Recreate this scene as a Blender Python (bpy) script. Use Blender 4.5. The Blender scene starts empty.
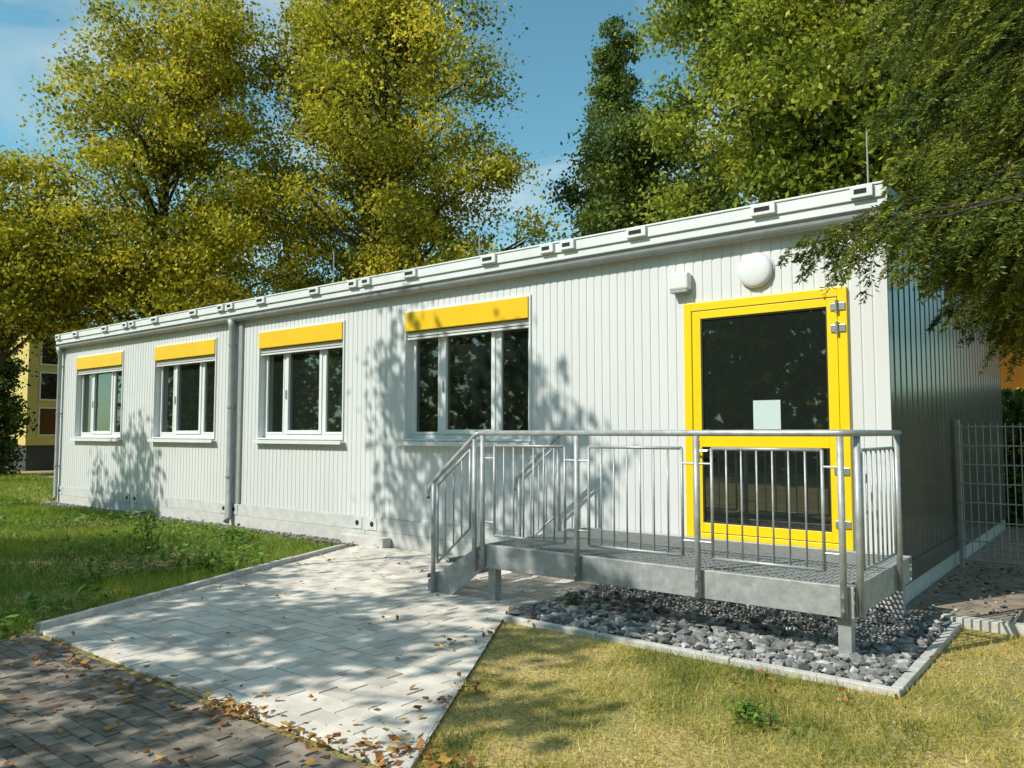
import bpy, bmesh, math, random
import numpy as np
from mathutils import Vector, Matrix
random.seed(4)
S = bpy.context.scene
COL = S.collection
R = math.radians

# ------------------------------------------------------------------ camera
FPX, YAW, PITCH = 780.0, R(38.5), R(3.6)
CAM = Vector((1.495, -6.68, 1.36))
FW = Vector((-math.sin(YAW)*math.cos(PITCH), math.cos(YAW)*math.cos(PITCH), math.sin(PITCH)))
RT = Vector((math.cos(YAW), math.sin(YAW), 0))
UP = RT.cross(FW)
cd = bpy.data.cameras.new('camera'); cam = bpy.data.objects.new('camera', cd); COL.objects.link(cam)
cd.sensor_width = 36; cd.lens = FPX/1024*36; cd.clip_end = 2000; cd.clip_start = .05
cam.location = CAM; cam.rotation_euler = (math.pi/2+PITCH, 0, YAW)
S.camera = cam
def at(px, py, f):
    return CAM + f*(FW + RT*((px-512)/FPX) + UP*((384-py)/FPX))
def ground(px, py, z=-.05):
    d = FW + RT*((px-512)/FPX) + UP*((384-py)/FPX)
    return CAM + d*((z-CAM.z)/d.z)

# ------------------------------------------------------------------ materials
def nodes(name):
    m = bpy.data.materials.new(name); m.use_nodes = True
    nt = m.node_tree; nt.nodes.clear()
    out = nt.nodes.new('ShaderNodeOutputMaterial')
    b = nt.nodes.new('ShaderNodeBsdfPrincipled')
    nt.links.new(b.outputs[0], out.inputs[0])
    return m, nt, b, out
def mat(name, col, rough=.5, metal=0, noise=None, bump=None, spec=.5, ior=None):
    m, nt, b, out = nodes(name)
    b.inputs['Base Color'].default_value = (*col, 1); b.inputs['Roughness'].default_value = rough
    b.inputs['Metallic'].default_value = metal; b.inputs['Specular IOR Level'].default_value = spec
    if ior: b.inputs['IOR'].default_value = ior
    tc = nt.nodes.new('ShaderNodeTexCoord')
    if noise:
        n = nt.nodes.new('ShaderNodeTexNoise'); n.inputs['Scale'].default_value = noise[0]; n.inputs['Detail'].default_value = 6
        n.inputs['Roughness'].default_value = .65
        if len(noise) > 2:
            mp = nt.nodes.new('ShaderNodeMapping'); mp.inputs['Scale'].default_value = noise[2]
            nt.links.new(tc.outputs['Object'], mp.inputs[0]); nt.links.new(mp.outputs[0], n.inputs['Vector'])
        else: nt.links.new(tc.outputs['Object'], n.inputs['Vector'])
        r = nt.nodes.new('ShaderNodeValToRGB'); a = noise[1]
        r.color_ramp.elements[0].position = .3; r.color_ramp.elements[1].position = .7
        r.color_ramp.elements[0].color = (*[c*(1-a) for c in col], 1)
        r.color_ramp.elements[1].color = (*[min(1, c*(1+a)) for c in col], 1)
        nt.links.new(n.outputs['Fac'], r.inputs[0]); nt.links.new(r.outputs[0], b.inputs['Base Color'])
    if bump:
        n2 = nt.nodes.new('ShaderNodeTexNoise'); n2.inputs['Scale'].default_value = bump[0]; n2.inputs['Detail'].default_value = 5
        nt.links.new(tc.outputs['Object'], n2.inputs['Vector'])
        bp = nt.nodes.new('ShaderNodeBump'); bp.inputs['Strength'].default_value = bump[1]; bp.inputs['Distance'].default_value = .02
        nt.links.new(n2.outputs['Fac'], bp.inputs['Height']); nt.links.new(bp.outputs[0], b.inputs['Normal'])
    return m
def ramp_mat(name, ramp, rough=.6, transl=0., spec=.3, noise=None, bump=None):
    m, nt, b, out = nodes(name)
    a = nt.nodes.new('ShaderNodeAttribute'); a.attribute_name = 'tint'
    r = nt.nodes.new('ShaderNodeValToRGB')
    els = r.color_ramp.elements
    while len(els) < len(ramp): els.new(.5)
    for e, (p, c) in zip(els, ramp): e.position = p; e.color = (*c, 1)
    nt.links.new(a.outputs['Fac'], r.inputs[0])
    col = r.outputs[0]
    tc = nt.nodes.new('ShaderNodeTexCoord')
    if noise:
        n = nt.nodes.new('ShaderNodeTexNoise'); n.inputs['Scale'].default_value = noise[0]; n.inputs['Detail'].default_value = 6
        nt.links.new(tc.outputs['Object'], n.inputs['Vector'])
        mr = nt.nodes.new('ShaderNodeMapRange'); mr.inputs[1].default_value = .3; mr.inputs[2].default_value = .7
        mr.inputs[3].default_value = 1-noise[1]; mr.inputs[4].default_value = 1+noise[1]
        nt.links.new(n.outputs['Fac'], mr.inputs[0])
        mx = nt.nodes.new('ShaderNodeVectorMath'); mx.operation = 'SCALE'
        nt.links.new(col, mx.inputs[0]); nt.links.new(mr.outputs[0], mx.inputs['Scale']); col = mx.outputs[0]
    if bump:
        n2 = nt.nodes.new('ShaderNodeTexNoise'); n2.inputs['Scale'].default_value = bump[0]; n2.inputs['Detail'].default_value = 4
        nt.links.new(tc.outputs['Object'], n2.inputs['Vector'])
        bp = nt.nodes.new('ShaderNodeBump'); bp.inputs['Strength'].default_value = bump[1]; bp.inputs['Distance'].default_value = .01
        nt.links.new(n2.outputs['Fac'], bp.inputs['Height']); nt.links.new(bp.outputs[0], b.inputs['Normal'])
    nt.links.new(col, b.inputs['Base Color'])
    b.inputs['Roughness'].default_value = rough; b.inputs['Specular IOR Level'].default_value = spec
    if transl:
        t = nt.nodes.new('ShaderNodeBsdfTranslucent'); nt.links.new(col, t.inputs[0])
        mix = nt.nodes.new('ShaderNodeMixShader'); mix.inputs[0].default_value = transl
        nt.links.new(b.outputs[0], mix.inputs[1]); nt.links.new(t.outputs[0], mix.inputs[2])
        nt.links.new(mix.outputs[0], out.inputs[0])
    return m

M = {}
M['clad'] = mat('white_cladding', (.64, .655, .655), .42, 0, (.9, .05, (1, 1, .25)))
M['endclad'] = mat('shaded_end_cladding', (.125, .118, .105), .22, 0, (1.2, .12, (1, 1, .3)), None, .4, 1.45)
M['white'] = mat('white_paint', (.70, .72, .715), .4, 0, (5, .05))
M['roofw'] = mat('roof_beam_paint', (.67, .70, .70), .45, 0, (3, .08))
M['base'] = mat('base_beam_paint', (.54, .55, .54), .55, 0, (6, .15))
M['zinc'] = mat('zinc_gutter', (.30, .325, .32), .45, .1, (8, .15))
M['galv'] = mat('galvanised_steel', (.39, .41, .415), .5, .4, (14, .25))
M['grate'] = mat('steel_grating', (.36, .38, .385), .5, .4, (20, .2))
M['yellow'] = mat('yellow_paint', (.87, .60, .004), .35, 0, (4, .03))
M['blind'] = mat('yellow_blind_box', (.80, .50, .006), .4, 0, (4, .04))
M['glass'] = mat('dark_window_glass', (.012, .016, .014), .02, 0, None, None, .5, 2.1)
M['black'] = mat('black_opening', (.012, .012, .012), .8)
M['gasket'] = mat('dark_gasket', (.03, .03, .03), .6)
M['steel'] = mat('brushed_steel', (.55, .56, .57), .3, .8, (30, .1))
M['paper'] = mat('notice_paper', (.50, .60, .60), .7, 0, (20, .04))
M['concrete'] = mat('concrete', (.48, .465, .43), .85, 0, (12, .25), (60, .25))
M['plinth'] = mat('plinth_concrete', (.52, .515, .49), .85, 0, (7, .14), (50, .15))
M['core'] = mat('dark_interior', (.05, .05, .05), .8)
M['stone'] = ramp_mat('crushed_stone', [(0, (.06, .062, .06)), (.5, (.20, .20, .195)), (1, (.48, .475, .455))], .85, 0, .25, (30, .25), (80, .3))
M['slab'] = ramp_mat('grey_paving', [(0, (.42, .385, .335)), (.5, (.58, .53, .465)), (1, (.70, .645, .565))], .85, 0, .2, (5, .2), (90, .2))
M['brick'] = ramp_mat('old_brick_paving', [(0, (.12, .10, .08)), (.5, (.20, .172, .14)), (1, (.29, .25, .205))], .9, 0, .2, (14, .3), (70, .35))
M['litter'] = ramp_mat('fallen_leaf', [(0, (.12, .04, .012)), (.5, (.28, .11, .02)), (.85, (.42, .21, .04)), (1, (.50, .33, .08))], .6, .15)
M['drygrass'] = ramp_mat('dry_grass', [(0, (.09, .145, .018)), (.35, (.31, .32, .045)), (.65, (.70, .55, .15)), (1, (.90, .71, .32))], .6, .38)
M['grass'] = ramp_mat('green_grass', [(0, (.045, .10, .01)), (.5, (.17, .29, .025)), (1, (.42, .45, .06))], .5, .4)
M['weed'] = ramp_mat('weed_leaf', [(0, (.05, .12, .015)), (1, (.22, .36, .05))], .45, .35)
M['leaf_autumn'] = ramp_mat('autumn_leaf', [(0, (.05, .07, .008)), (.35, (.24, .25, .016)), (.7, (.57, .50, .028)), (1, (.82, .64, .055))], .5, .45)
M['leaf_dark'] = ramp_mat('dark_green_leaf', [(0, (.02, .045, .012)), (.5, (.10, .15, .025)), (1, (.28, .32, .05))], .5, .35)
M['leaf_bright'] = ramp_mat('bright_green_leaf', [(0, (.04, .075, .01)), (.5, (.21, .265, .022)), (1, (.54, .52, .05))], .5, .43)
M['needle'] = ramp_mat('yew_needle', [(0, (.03, .06, .011)), (.5, (.14, .19, .022)), (1, (.44, .44, .055))], .5, .38)
M['bark'] = mat('bark', (.055, .042, .03), .9, 0, (9, .4, (1, 1, .3)), (25, .6))
M['fence'] = mat('grey_fence_steel', (.42, .44, .43), .45, .3)
M['orange'] = mat('orange_render', (.98, .30, .03), .8, 0, (3, .15))
M['tile'] = mat('roof_tile', (.26, .08, .04), .8, 0, (8, .3))
M['yellowwall'] = mat('yellow_render', (.60, .48, .15), .8, 0, (2, .1))
M['soil'] = mat('soil', (.26, .21, .155), .95, 0, (6, .45), (40, .6))
M['bed'] = mat('joint_sand', (.13, .11, .085), .95, 0, (30, .3))
M['path'] = mat('light_path', (.45, .43, .39), .9, 0, (4, .15))

# ground material: grass / thatch / soil patches
m, nt, b, out = nodes('lawn_ground')
tc = nt.nodes.new('ShaderNodeTexCoord')
n1 = nt.nodes.new('ShaderNodeTexNoise'); n1.inputs['Scale'].default_value = .9; n1.inputs['Detail'].default_value = 8
n2 = nt.nodes.new('ShaderNodeTexNoise'); n2.inputs['Scale'].default_value = 45; n2.inputs['Detail'].default_value = 4
r1 = nt.nodes.new('ShaderNodeValToRGB')
for p, c in ((.3, (.15, .17, .035)), (.5, (.36, .29, .09)), (.7, (.58, .42, .19))):
    e = r1.color_ramp.elements.new(p); e.color = (*c, 1)
r1.color_ramp.elements[0].color = (.10, .14, .02, 1); r1.color_ramp.elements[-1].color = (.60, .44, .21, 1)
for n in (n1, n2): nt.links.new(tc.outputs['Object'], n.inputs['Vector'])
mrr = nt.nodes.new('ShaderNodeMapRange'); mrr.inputs[1].default_value = .3; mrr.inputs[2].default_value = .7; mrr.inputs[3].default_value = .45; mrr.inputs[4].default_value = 1.3
sc = nt.nodes.new('ShaderNodeVectorMath'); sc.operation = 'SCALE'
nt.links.new(n1.outputs['Fac'], r1.inputs[0]); nt.links.new(n2.outputs['Fac'], mrr.inputs[0])
nt.links.new(r1.outputs[0], sc.inputs[0]); nt.links.new(mrr.outputs[0], sc.inputs['Scale'])
nt.links.new(sc.outputs[0], b.inputs['Base Color']); b.inputs['Roughness'].default_value = .95
bp = nt.nodes.new('ShaderNodeBump'); bp.inputs['Strength'].default_value = .6; bp.inputs['Distance'].default_value = .03
nt.links.new(n2.outputs['Fac'], bp.inputs['Height']); nt.links.new(bp.outputs[0], b.inputs['Normal'])
M['ground'] = m

# ------------------------------------------------------------------ object helpers
ORG = {}
def tag(o, label=None, cat=None, group=None, kind=None):
    if label: o['label'] = label
    if cat: o['category'] = cat
    if group: o['group'] = group
    if kind: o['kind'] = kind
    return o
def empty(name, loc, label, cat, group=None):
    o = bpy.data.objects.new(name, None); COL.objects.link(o); o.location = loc
    o.empty_display_size = .2
    ORG[o.name] = Vector(loc)
    return tag(o, label, cat, group)
def link(o, parent):
    COL.objects.link(o)
    if parent is not None:
        o.parent = parent; ORG[o.name] = ORG.get(parent.name, Vector((0, 0, 0)))
    else: ORG[o.name] = Vector((0, 0, 0))
    return o
class MB:
    def __init__(s): s.v = []; s.f = []
    def quad(s, *p):
        i = len(s.v); s.v += [tuple(q) for q in p]; s.f.append(tuple(range(i, i+len(p)))); return s
    def box(s, x0, x1, y0, y1, z0, z1):
        i = len(s.v)
        s.v += [(x, y, z) for x in (x0, x1) for y in (y0, y1) for z in (z0, z1)]
        s.f += [tuple(i+k for k in q) for q in ((0, 1, 3, 2), (4, 6, 7, 5), (0, 4, 5, 1), (2, 3, 7, 6), (0, 2, 6, 4), (1, 5, 7, 3))]
        return s
    def prism(s, pts, y0, y1):       # polygon in x,z extruded along y
        i = len(s.v); n = len(pts)
        s.v += [(x, y0, z) for x, z in pts]+[(x, y1, z) for x, z in pts]
        s.f.append(tuple(range(i, i+n))); s.f.append(tuple(range(i+2*n-1, i+n-1, -1)))
        for k in range(n): s.f.append((i+k, i+n+k, i+n+(k+1) % n, i+(k+1) % n))
        return s
    def tube(s, pts, r, n=10, cap=True):
        pts = [Vector(p) for p in pts]; rs = r if isinstance(r, (list, tuple)) else [r]*len(pts)
        i0 = len(s.v)
        for k, p in enumerate(pts):
            d = (pts[min(k+1, len(pts)-1)]-pts[max(k-1, 0)]).normalized()
            a = d.cross(Vector((0, 0, 1)))
            if a.length < .05: a = d.cross(Vector((1, 0, 0)))
            a.normalize(); c = d.cross(a)
            for j in range(n):
                t = 2*math.pi*j/n; s.v.append(tuple(p+(a*math.cos(t)+c*math.sin(t))*rs[k]))
        for k in range(len(pts)-1):
            for j in range(n):
                a0 = i0+k*n+j; a1 = i0+k*n+(j+1) % n
                s.f.append((a0, a1, a1+n, a0+n))
        if cap:
            s.f.append(tuple(i0+j for j in range(n-1, -1, -1))); e = i0+(len(pts)-1)*n
            s.f.append(tuple(e+j for j in range(n)))
        return s
    def build(s, name, m, parent=None, bevel=0, smooth=False):
        me = bpy.data.meshes.new(name)
        o = bpy.data.objects.new(name, me)
        link(o, parent); g = ORG[o.name]
        me.from_pydata([(v[0]-g.x, v[1]-g.y, v[2]-g.z) for v in s.v], [], s.f)
        bm = bmesh.new(); bm.from_mesh(me); bmesh.ops.recalc_face_normals(bm, faces=bm.faces); bm.to_mesh(me); bm.free()
        me.materials.append(m)
        if smooth:
            for p in me.polygons: p.use_smooth = len(p.vertices) == 4
        if bevel:
            md = o.modifiers.new('bevel', 'BEVEL'); md.width = bevel; md.segments = 2; md.limit_method = 'ANGLE'
        return o
def mesh_np(name, V, F, m, parent=None, tint=None):
    me = bpy.data.meshes.new(name); o = bpy.data.objects.new(name, me); link(o, parent)
    g = ORG[o.name]; V = np.asarray(V, dtype=np.float64)-np.array(g)
    F = np.asarray(F, dtype=np.int32); k = F.shape[1]
    me.vertices.add(len(V)); me.vertices.foreach_set('co', V.astype(np.float32).ravel())
    me.loops.add(F.size); me.loops.foreach_set('vertex_index', F.ravel())
    me.polygons.add(len(F)); me.polygons.foreach_set('loop_start', (np.arange(len(F))*k).astype(np.int32))
    if tint is not None:
        a = me.attributes.new('tint', 'FLOAT', 'POINT'); a.data.foreach_set('value', np.asarray(tint, dtype=np.float32))
    me.update(calc_edges=True); me.validate(); me.materials.append(m)
    me.polygons.foreach_set('use_smooth', np.zeros(len(me.polygons), dtype=bool))
    return o
def inpoly(P, poly):
    x, y = P[:, 0], P[:, 1]; c = np.zeros(len(P), bool); n = len(poly)
    for i in range(n):
        x0, y0 = poly[i]; x1, y1 = poly[(i+1) % n]
        if y0 == y1: continue
        k = ((y0 > y) != (y1 > y)) & (x < (x1-x0)*(y-y0)/(y1-y0)+x0); c ^= k
    return c
def patch(P, s, seed):
    g = np.random.default_rng(seed); v = np.zeros(len(P))
    for k in range(7):
        a = g.uniform(0, 6.28); f = s*g.uniform(.6, 2.6); v += np.sin((P[:, 0]*math.cos(a)+P[:, 1]*math.sin(a))*f+g.uniform(0, 6.28))
    return v/3.2

# ------------------------------------------------------------------ ground and paving
YB = -4.36
o = MB().quad((-400, -400, -.06), (400, -400, -.06), (400, 400, -.06), (-400, 400, -.06)).build('ground', M['ground']); tag(o, kind='structure')
PAVE = [(-6.10, -.50), (-4.65, YB), (-.90, YB), (-2.40, -1.85), (-2.40, -.04), (-6.10, -.04)]
def tiles(name, poly, sx, sy, gap, z, m, seed, jit=.002):
    g = np.random.default_rng(seed)
    xs = [p[0] for p in poly]; ys = [p[1] for p in poly]
    bm = bmesh.new(); lay = bm.verts.layers.float.new('tint')
    row = 0; y = min(ys)
    while y < max(ys):
        x = min(xs)-(row % 2)*sx/2
        while x < max(xs):
            t = float(np.clip(g.normal(.5, .2), 0, 1)); dz = g.normal(0, jit); tx, ty = g.normal(0, .006, 2)
            vs = []
            for (a, bb) in ((gap, gap), (sx-gap, gap), (sx-gap, sy-gap), (gap, sy-gap)):
                v = bm.verts.new((x+a, y+bb, z+dz+(a-sx/2)*tx+(bb-sy/2)*ty)); v[lay] = t; vs.append(v)
            lo = []
            for (a, bb) in ((0, 0), (sx, 0), (sx, sy), (0, sy)):
                v = bm.verts.new((x+a, y+bb, z-.016)); v[lay] = t*.6; lo.append(v)
            bm.faces.new(vs)
            for k in range(4): bm.faces.new((lo[k], lo[(k+1) % 4], vs[(k+1) % 4], vs[k]))
            x += sx
        y += sy; row += 1
    for i in range(len(poly)):
        p, q = Vector((*poly[i], 0)), Vector((*poly[(i+1) % len(poly)], 0))
        d = (q-p).normalized(); nrm = Vector((d.y, -d.x, 0))
        bmesh.ops.bisect_plane(bm, geom=bm.verts[:]+bm.edges[:]+bm.faces[:], plane_co=p, plane_no=nrm)
    dele = [f for f in bm.faces if not inpoly(np.array([f.calc_center_median()[:2]]), poly)[0]]
    bmesh.ops.delete(bm, geom=dele, context='FACES')
    me = bpy.data.meshes.new(name); bm.to_mesh(me); bm.free(); me.materials.append(m)
    o = bpy.data.objects.new(name, me); link(o, None); return o
o = tiles('paving', PAVE, .20, .133, .004, -.040, M['slab'], 3); tag(o, kind='structure')
OLD = [(-4.70, YB-.06), (-.92, YB-.06), (-.35, -5.2), (-.3, -6.6), (-3.9, -6.6), (-4.25, -5.1)]
o = tiles('brick_path', OLD, .15, .075, .004, -.047, M['brick'], 5, .003); tag(o, kind='structure')
o = MB().quad(*[(x, y, -.0565) for x, y in OLD]).build('brick_path_bed', M['bed']); tag(o, kind='structure')
o = MB().quad(*[(x, y, -.0562) for x, y in PAVE]).build('paving_bed', M['bed']); tag(o, kind='structure')
o = MB().quad((-2.38, -2.0, -.0568), (.42, -2.0, -.0568), (.42, 0, -.0568), (-2.38, 0, -.0568)).build('gravel_bed', M['soil']); tag(o, kind='structure')
def kerb(p, q, w, z0, z1, seg=1.0):
    b_ = MB(); p, q = Vector(p), Vector(q); d = (q-p); L = d.length; d.normalize(); nn = Vector((-d.y, d.x))
    k = max(1, round(L/seg)); g = random.Random(int(L*1000))
    for i in range(k):
        a = p+d*(L*i/k+.004); c = p+d*(L*(i+1)/k-.004); j = g.uniform(-.005, .005)
        i0 = len(b_.v)
        for e in (a, c):
            for s_ in (-w/2, w/2):
                for z in (z0, z1+j): b_.v.append((e.x+nn.x*s_, e.y+nn.y*s_, z))
        b_.f += [tuple(i0+t for t in qd) for qd in ((0, 1, 3, 2), (4, 6, 7, 5), (0, 4, 5, 1), (2, 3, 7, 6), (0, 2, 6, 4), (1, 5, 7, 3))]
    o = b_.build('kerb', M['concrete'], None, .006); tag(o, kind='structure'); return o
kerb((-6.13, -.42), (-4.68, YB), .06, -.2, .005)
kerb((-2.43, -2.0), (.46, -2.0), .06, -.2, -.018)
kerb((.43, -1.965), (.43, -.12), .06, -.2, -.018)
kerb((-2.44, -1.96), (-.93, YB), .055, -.2, -.036)
kerb((.32, -.06), (6, -.06), .10, -.2, .015)
o = MB().quad((.01, -.01, -.025), (9, -.01, -.025), (9, 6.9, -.025), (.01, 6.9, -.025)).build('soil', M['soil']); tag(o, kind='structure')
o = MB().quad((-34, -1.2, -.054), (-24, -.5, -.054), (-24, .1, -.054), (-34, -.5, -.054)).build('path', M['path']); tag(o, kind='structure')

# stones
bm = bmesh.new(); bmesh.ops.create_icosphere(bm, subdivisions=1, radius=1); IV = np.array([v.co[:] for v in bm.verts]); IF = np.array([[v.index for v in f.verts] for f in bm.faces]); bm.free()
def stones(name, label, n, rect, rlo, rhi, z, seed, pile=1.):
    g = np.random.default_rng(seed)
    P = np.stack([g.uniform(rect[0], rect[1], n), g.uniform(rect[2], rect[3], n)], 1)
    rad = rlo+(rhi-rlo)*g.random(n)**1.8
    V = IV[None]*(1+g.normal(0, .24, (n, len(IV), 1)))+g.normal(0, .12, (n, len(IV), 3))
    V = V*g.uniform(.55, 1.2, (n, 1, 3))
    V[:, :, 2] *= .65
    a = g.uniform(0, 6.28, n); c, s_ = np.cos(a)[:, None], np.sin(a)[:, None]
    X = V[:, :, 0]*c-V[:, :, 1]*s_; Y = V[:, :, 0]*s_+V[:, :, 1]*c; Z = V[:, :, 2]
    V = np.stack([X, Y, Z], 2)*rad[:, None, None]
    V[:, :, 0] += P[:, 0:1]; V[:, :, 1] += P[:, 1:2]; V[:, :, 2] += z+(rad*.35)[:, None]+g.uniform(0, .035, (n, 1))*(rhi/.06)*pile
    F = IF[None]+(np.arange(n)*len(IV))[:, None, None]
    t = np.repeat(np.clip(g.normal(.5, .26, n), 0, 1), len(IV))
    o = mesh_np(name, V.reshape(-1, 3), F.reshape(-1, 3), M['stone'], None, t); tag(o, label, 'gravel', None, 'stuff'); return o
stones('gravel', 'grey crushed stone filling the bed under the landing', 7600, (-2.36, .39, -1.95, -.05), .011, .049, -.055, 1, 1.1)
stones('gravel_strip', 'fine grey gravel strip along the foot of the facade', 3200, (-15.6, -6.15, -.26, -.02), .008, .026, -.05, 2)
stones('side_gravel', 'loose gravel on the soil beside the end wall', 900, (.05, 3.0, .03, 3.0), .006, .024, -.025, 3, .2)
o = MB().quad((-15.6, -.28, -.0575), (-6.15, -.28, -.0575), (-6.15, 0, -.0575), (-15.6, 0, -.0575)).build('gravel_strip_bed', M['soil']); tag(o, kind='structure')

# grass
def blades(name, P, h, w, lean, m, tint, seed, z=-.06):
    g = np.random.default_rng(seed); n = len(P)
    a = g.uniform(0, 6.28, n); b2 = g.uniform(0, 6.28, n)
    l = lean*np.abs(g.normal(.6, .4, n))*h
    V = np.zeros((n, 3, 3))
    dx, dy = np.cos(a)*w/2, np.sin(a)*w/2
    V[:, 0, 0] = P[:, 0]-dx; V[:, 0, 1] = P[:, 1]-dy; V[:, 1, 0] = P[:, 0]+dx; V[:, 1, 1] = P[:, 1]+dy
    V[:, 2, 0] = P[:, 0]+np.cos(b2)*l; V[:, 2, 1] = P[:, 1]+np.sin(b2)*l
    V[:, :2, 2] = z; V[:, 2, 2] = z+h
    F = np.arange(n*3).reshape(n, 3)
    return mesh_np(name, V.reshape(-1, 3), F, m, None, np.repeat(np.clip(tint, 0, 1), 3))
g = np.random.default_rng(11)
RL = [(-2.36, -2.05), (.48, -2.05), (.48, -.14), (5.5, -.14), (5.5, -6.2), (-.3, -6.2), (-.82, YB-.1)]
P = np.stack([g.uniform(-2.4, 5.5, 240000), g.uniform(-6.2, -.1, 240000)], 1)
rel = P-np.array([CAM.x, CAM.y]); f_ = rel@np.array([FW.x, FW.y]); r_ = rel@np.array([RT.x, RT.y])
P = P[inpoly(P, RL) & (f_ > 2.3) & (np.abs(r_) < f_*.95)]
pt = patch(P, 2.0, 3)+.5*patch(P, 7, 4); thin = g.random(len(P)) < np.clip(.70-.5*pt, .04, 1); P = P[thin]; pt = pt[thin]
n = len(P)
o = blades('lawn_grass', P, g.uniform(.014, .046, n)*(1-.45*np.clip(pt, -.9, 1)), g.uniform(.003, .006, n), 1.3, M['drygrass'], .52+.33*pt+g.normal(0, .17, n), 1)
tag(o, 'short dry yellowing grass on the lawn in front of the landing', 'grass', None, 'stuff')
LLp = [(-6.2, -.30), (-4.77, YB+.02), (-4.28, -5.1), (-3.35, -9), (-34, -9), (-34, 3.6), (-15.9, 3.6), (-15.7, -.30)]
P1 = np.concatenate([np.stack([-3.4-29*g.random(230000)**1.7, g.uniform(-7.0, -.25, 230000)], 1), np.stack([g.uniform(-34, -15.8, 30000), g.uniform(-2, 3.6, 30000)], 1)])
rel = P1-np.array([CAM.x, CAM.y]); f_ = rel@np.array([FW.x, FW.y]); r_ = rel@np.array([RT.x, RT.y])
P1 = P1[inpoly(P1, LLp) & (f_ > 2.5) & (np.abs(r_) < f_*.95)]
pt = patch(P1, 1.3, 8); d = np.hypot(P1[:, 0]-CAM.x, P1[:, 1]-CAM.y); n = len(P1)
o = blades('meadow_grass', P1, g.uniform(.04, .11, n)*(1+.35*pt), g.uniform(.004, .008, n)*(d/8), .9, M['grass'], .5+.18*pt+g.normal(0, .18, n), 2)
tag(o, 'green uncut grass left of the paved area', 'grass', None, 'stuff')

# leaves helper
def leaf_quads(C, size, g, flat=.0, aspect=.62):
    n = len(C); u = g.normal(0, 1, (n, 3)); u[:, 2] *= (1-flat); u /= np.linalg.norm(u, axis=1, keepdims=True)
    w = g.normal(0, 1, (n, 3)); v = np.cross(u, w)
    if flat > 0: v = np.stack([-u[:, 1], u[:, 0], g.normal(0, .25, n)], 1)
    v /= np.linalg.norm(v, axis=1, keepdims=True)+1e-9
    s_ = np.asarray(size).reshape(-1, 1)
    V = np.stack([C-u*s_*.5, C+v*s_*aspect*.5+u*s_*.05, C+u*s_*.5, C-v*s_*aspect*.5+u*s_*.05], 1)
    return V.reshape(-1, 3), np.arange(n*4).reshape(n, 4)
# broad leaves growing low in the meadow
Pm = np.stack([-4.2-14*g.random(11000)**1.3, g.uniform(-5.4, -.4, 11000)], 1); Pm = Pm[inpoly(Pm, LLp)]
pm = patch(Pm, 1.9, 21); Pm = Pm[(pm > .1)]; n = len(Pm)
Vm, Fm = leaf_quads(np.column_stack([Pm, g.uniform(-.03, .10, n)]), g.uniform(.05, .12, n), g, .5, .55)
o = mesh_np('ground_cover', Vm, Fm, M['weed'], None, np.repeat(g.random(n), 4)); tag(o, 'broad-leaved ground cover growing among the green grass', 'ground cover', None, 'stuff')
# leaf litter
pts = []
def sc_(n, poly, zz):
    xs = [p[0] for p in poly]; ys = [p[1] for p in poly]
    Q = np.stack([g.uniform(min(xs), max(xs), n*3), g.uniform(min(ys), max(ys), n*3)], 1); Q = Q[inpoly(Q, poly)][:n]
    return np.column_stack([Q, np.full(len(Q), zz)])
pts.append(sc_(85, PAVE, -.028)); pts.append(sc_(330, [(-4.6, YB-.05), (-.9, YB-.05), (-.4, -6.5), (-4, -6.5)], -.034))
def blob(px, py, n, sx, sy):
    c = ground(px, py); return np.column_stack([g.normal(c.x, sx, n), g.normal(c.y, sy, n), g.uniform(-.035, -.005, n)])
for a in ((230, 716, 60, .18, .05), (240, 712, 30, .08, .03), (330, 750, 60, .3, .05), (410, 755, 70, .16, .08), (478, 640, 40, .04, .3), (455, 700, 35, .05, .22), (150, 690, 30, .3, .08), (60, 665, 30, .25, .08), (300, 560, 25, .25, .2), (770, 690, 14, .25, .1), (330, 545, 40, .4, .15), (920, 655, 12, .15, .2), (960, 590, 60, .5, .3)):
    pts.append(blob(*a))
LP_ = np.concatenate(pts)
Vl, Fl = leaf_quads(LP_, g.uniform(.025, .065, len(LP_)), g, .75, .7)
Vl[:, 2] += g.uniform(0, .012, len(Vl)); Vl[:, 2] = np.maximum(Vl[:, 2], -.038)
o = mesh_np('leaf_litter', Vl, Fl, M['litter'], None, np.repeat(g.random(len(LP_)), 4)); tag(o, 'brown fallen leaves scattered over the paving', 'fallen leaves', None, 'stuff')

# weeds
def weed(px, py, r, h, n, label, ls=.09):
    c = ground(px, py); b0 = empty('weed_plant', (c.x, c.y, -.055), label, 'weed')
    hh = h*g.random(n); rr = r*(.35+.65*(1-hh/h))
    C = np.column_stack([c.x+g.normal(0, .6, n)*rr, c.y+g.normal(0, .6, n)*rr, -.05+hh])
    V, F = leaf_quads(C, g.uniform(.5, 1.2, n)*ls, g, .45, .5)
    mesh_np('foliage', V, F, M['weed'], b0, np.repeat(g.random(n), 4))
    st = MB()
    for k in range(9):
        t = C[k % n]; st.tube([(c.x+g.normal(0, .02), c.y+g.normal(0, .02), -.055), tuple(t)], .0035, 4)
    st.build('stem', M['weed'], b0)
weed(148, 552, .25, .5, 220, 'tallest leafy weed standing in the shaded grass')
weed(232, 545, .28, .22, 190, 'low broad-leaved weed near the paving kerb')
weed(95, 583, .3, .24, 170, 'low weed clump in the dark grass at the left')
weed(205, 572, .2, .18, 120, 'small weed patch in grass close to the kerb')
weed(748, 722, .14, .09, 130, 'dark green weed in the dry lawn at the bottom', .045)
weed(575, 612, .12, .14, 70, 'small weed growing at the front corner of the stone bed', .05)

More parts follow.
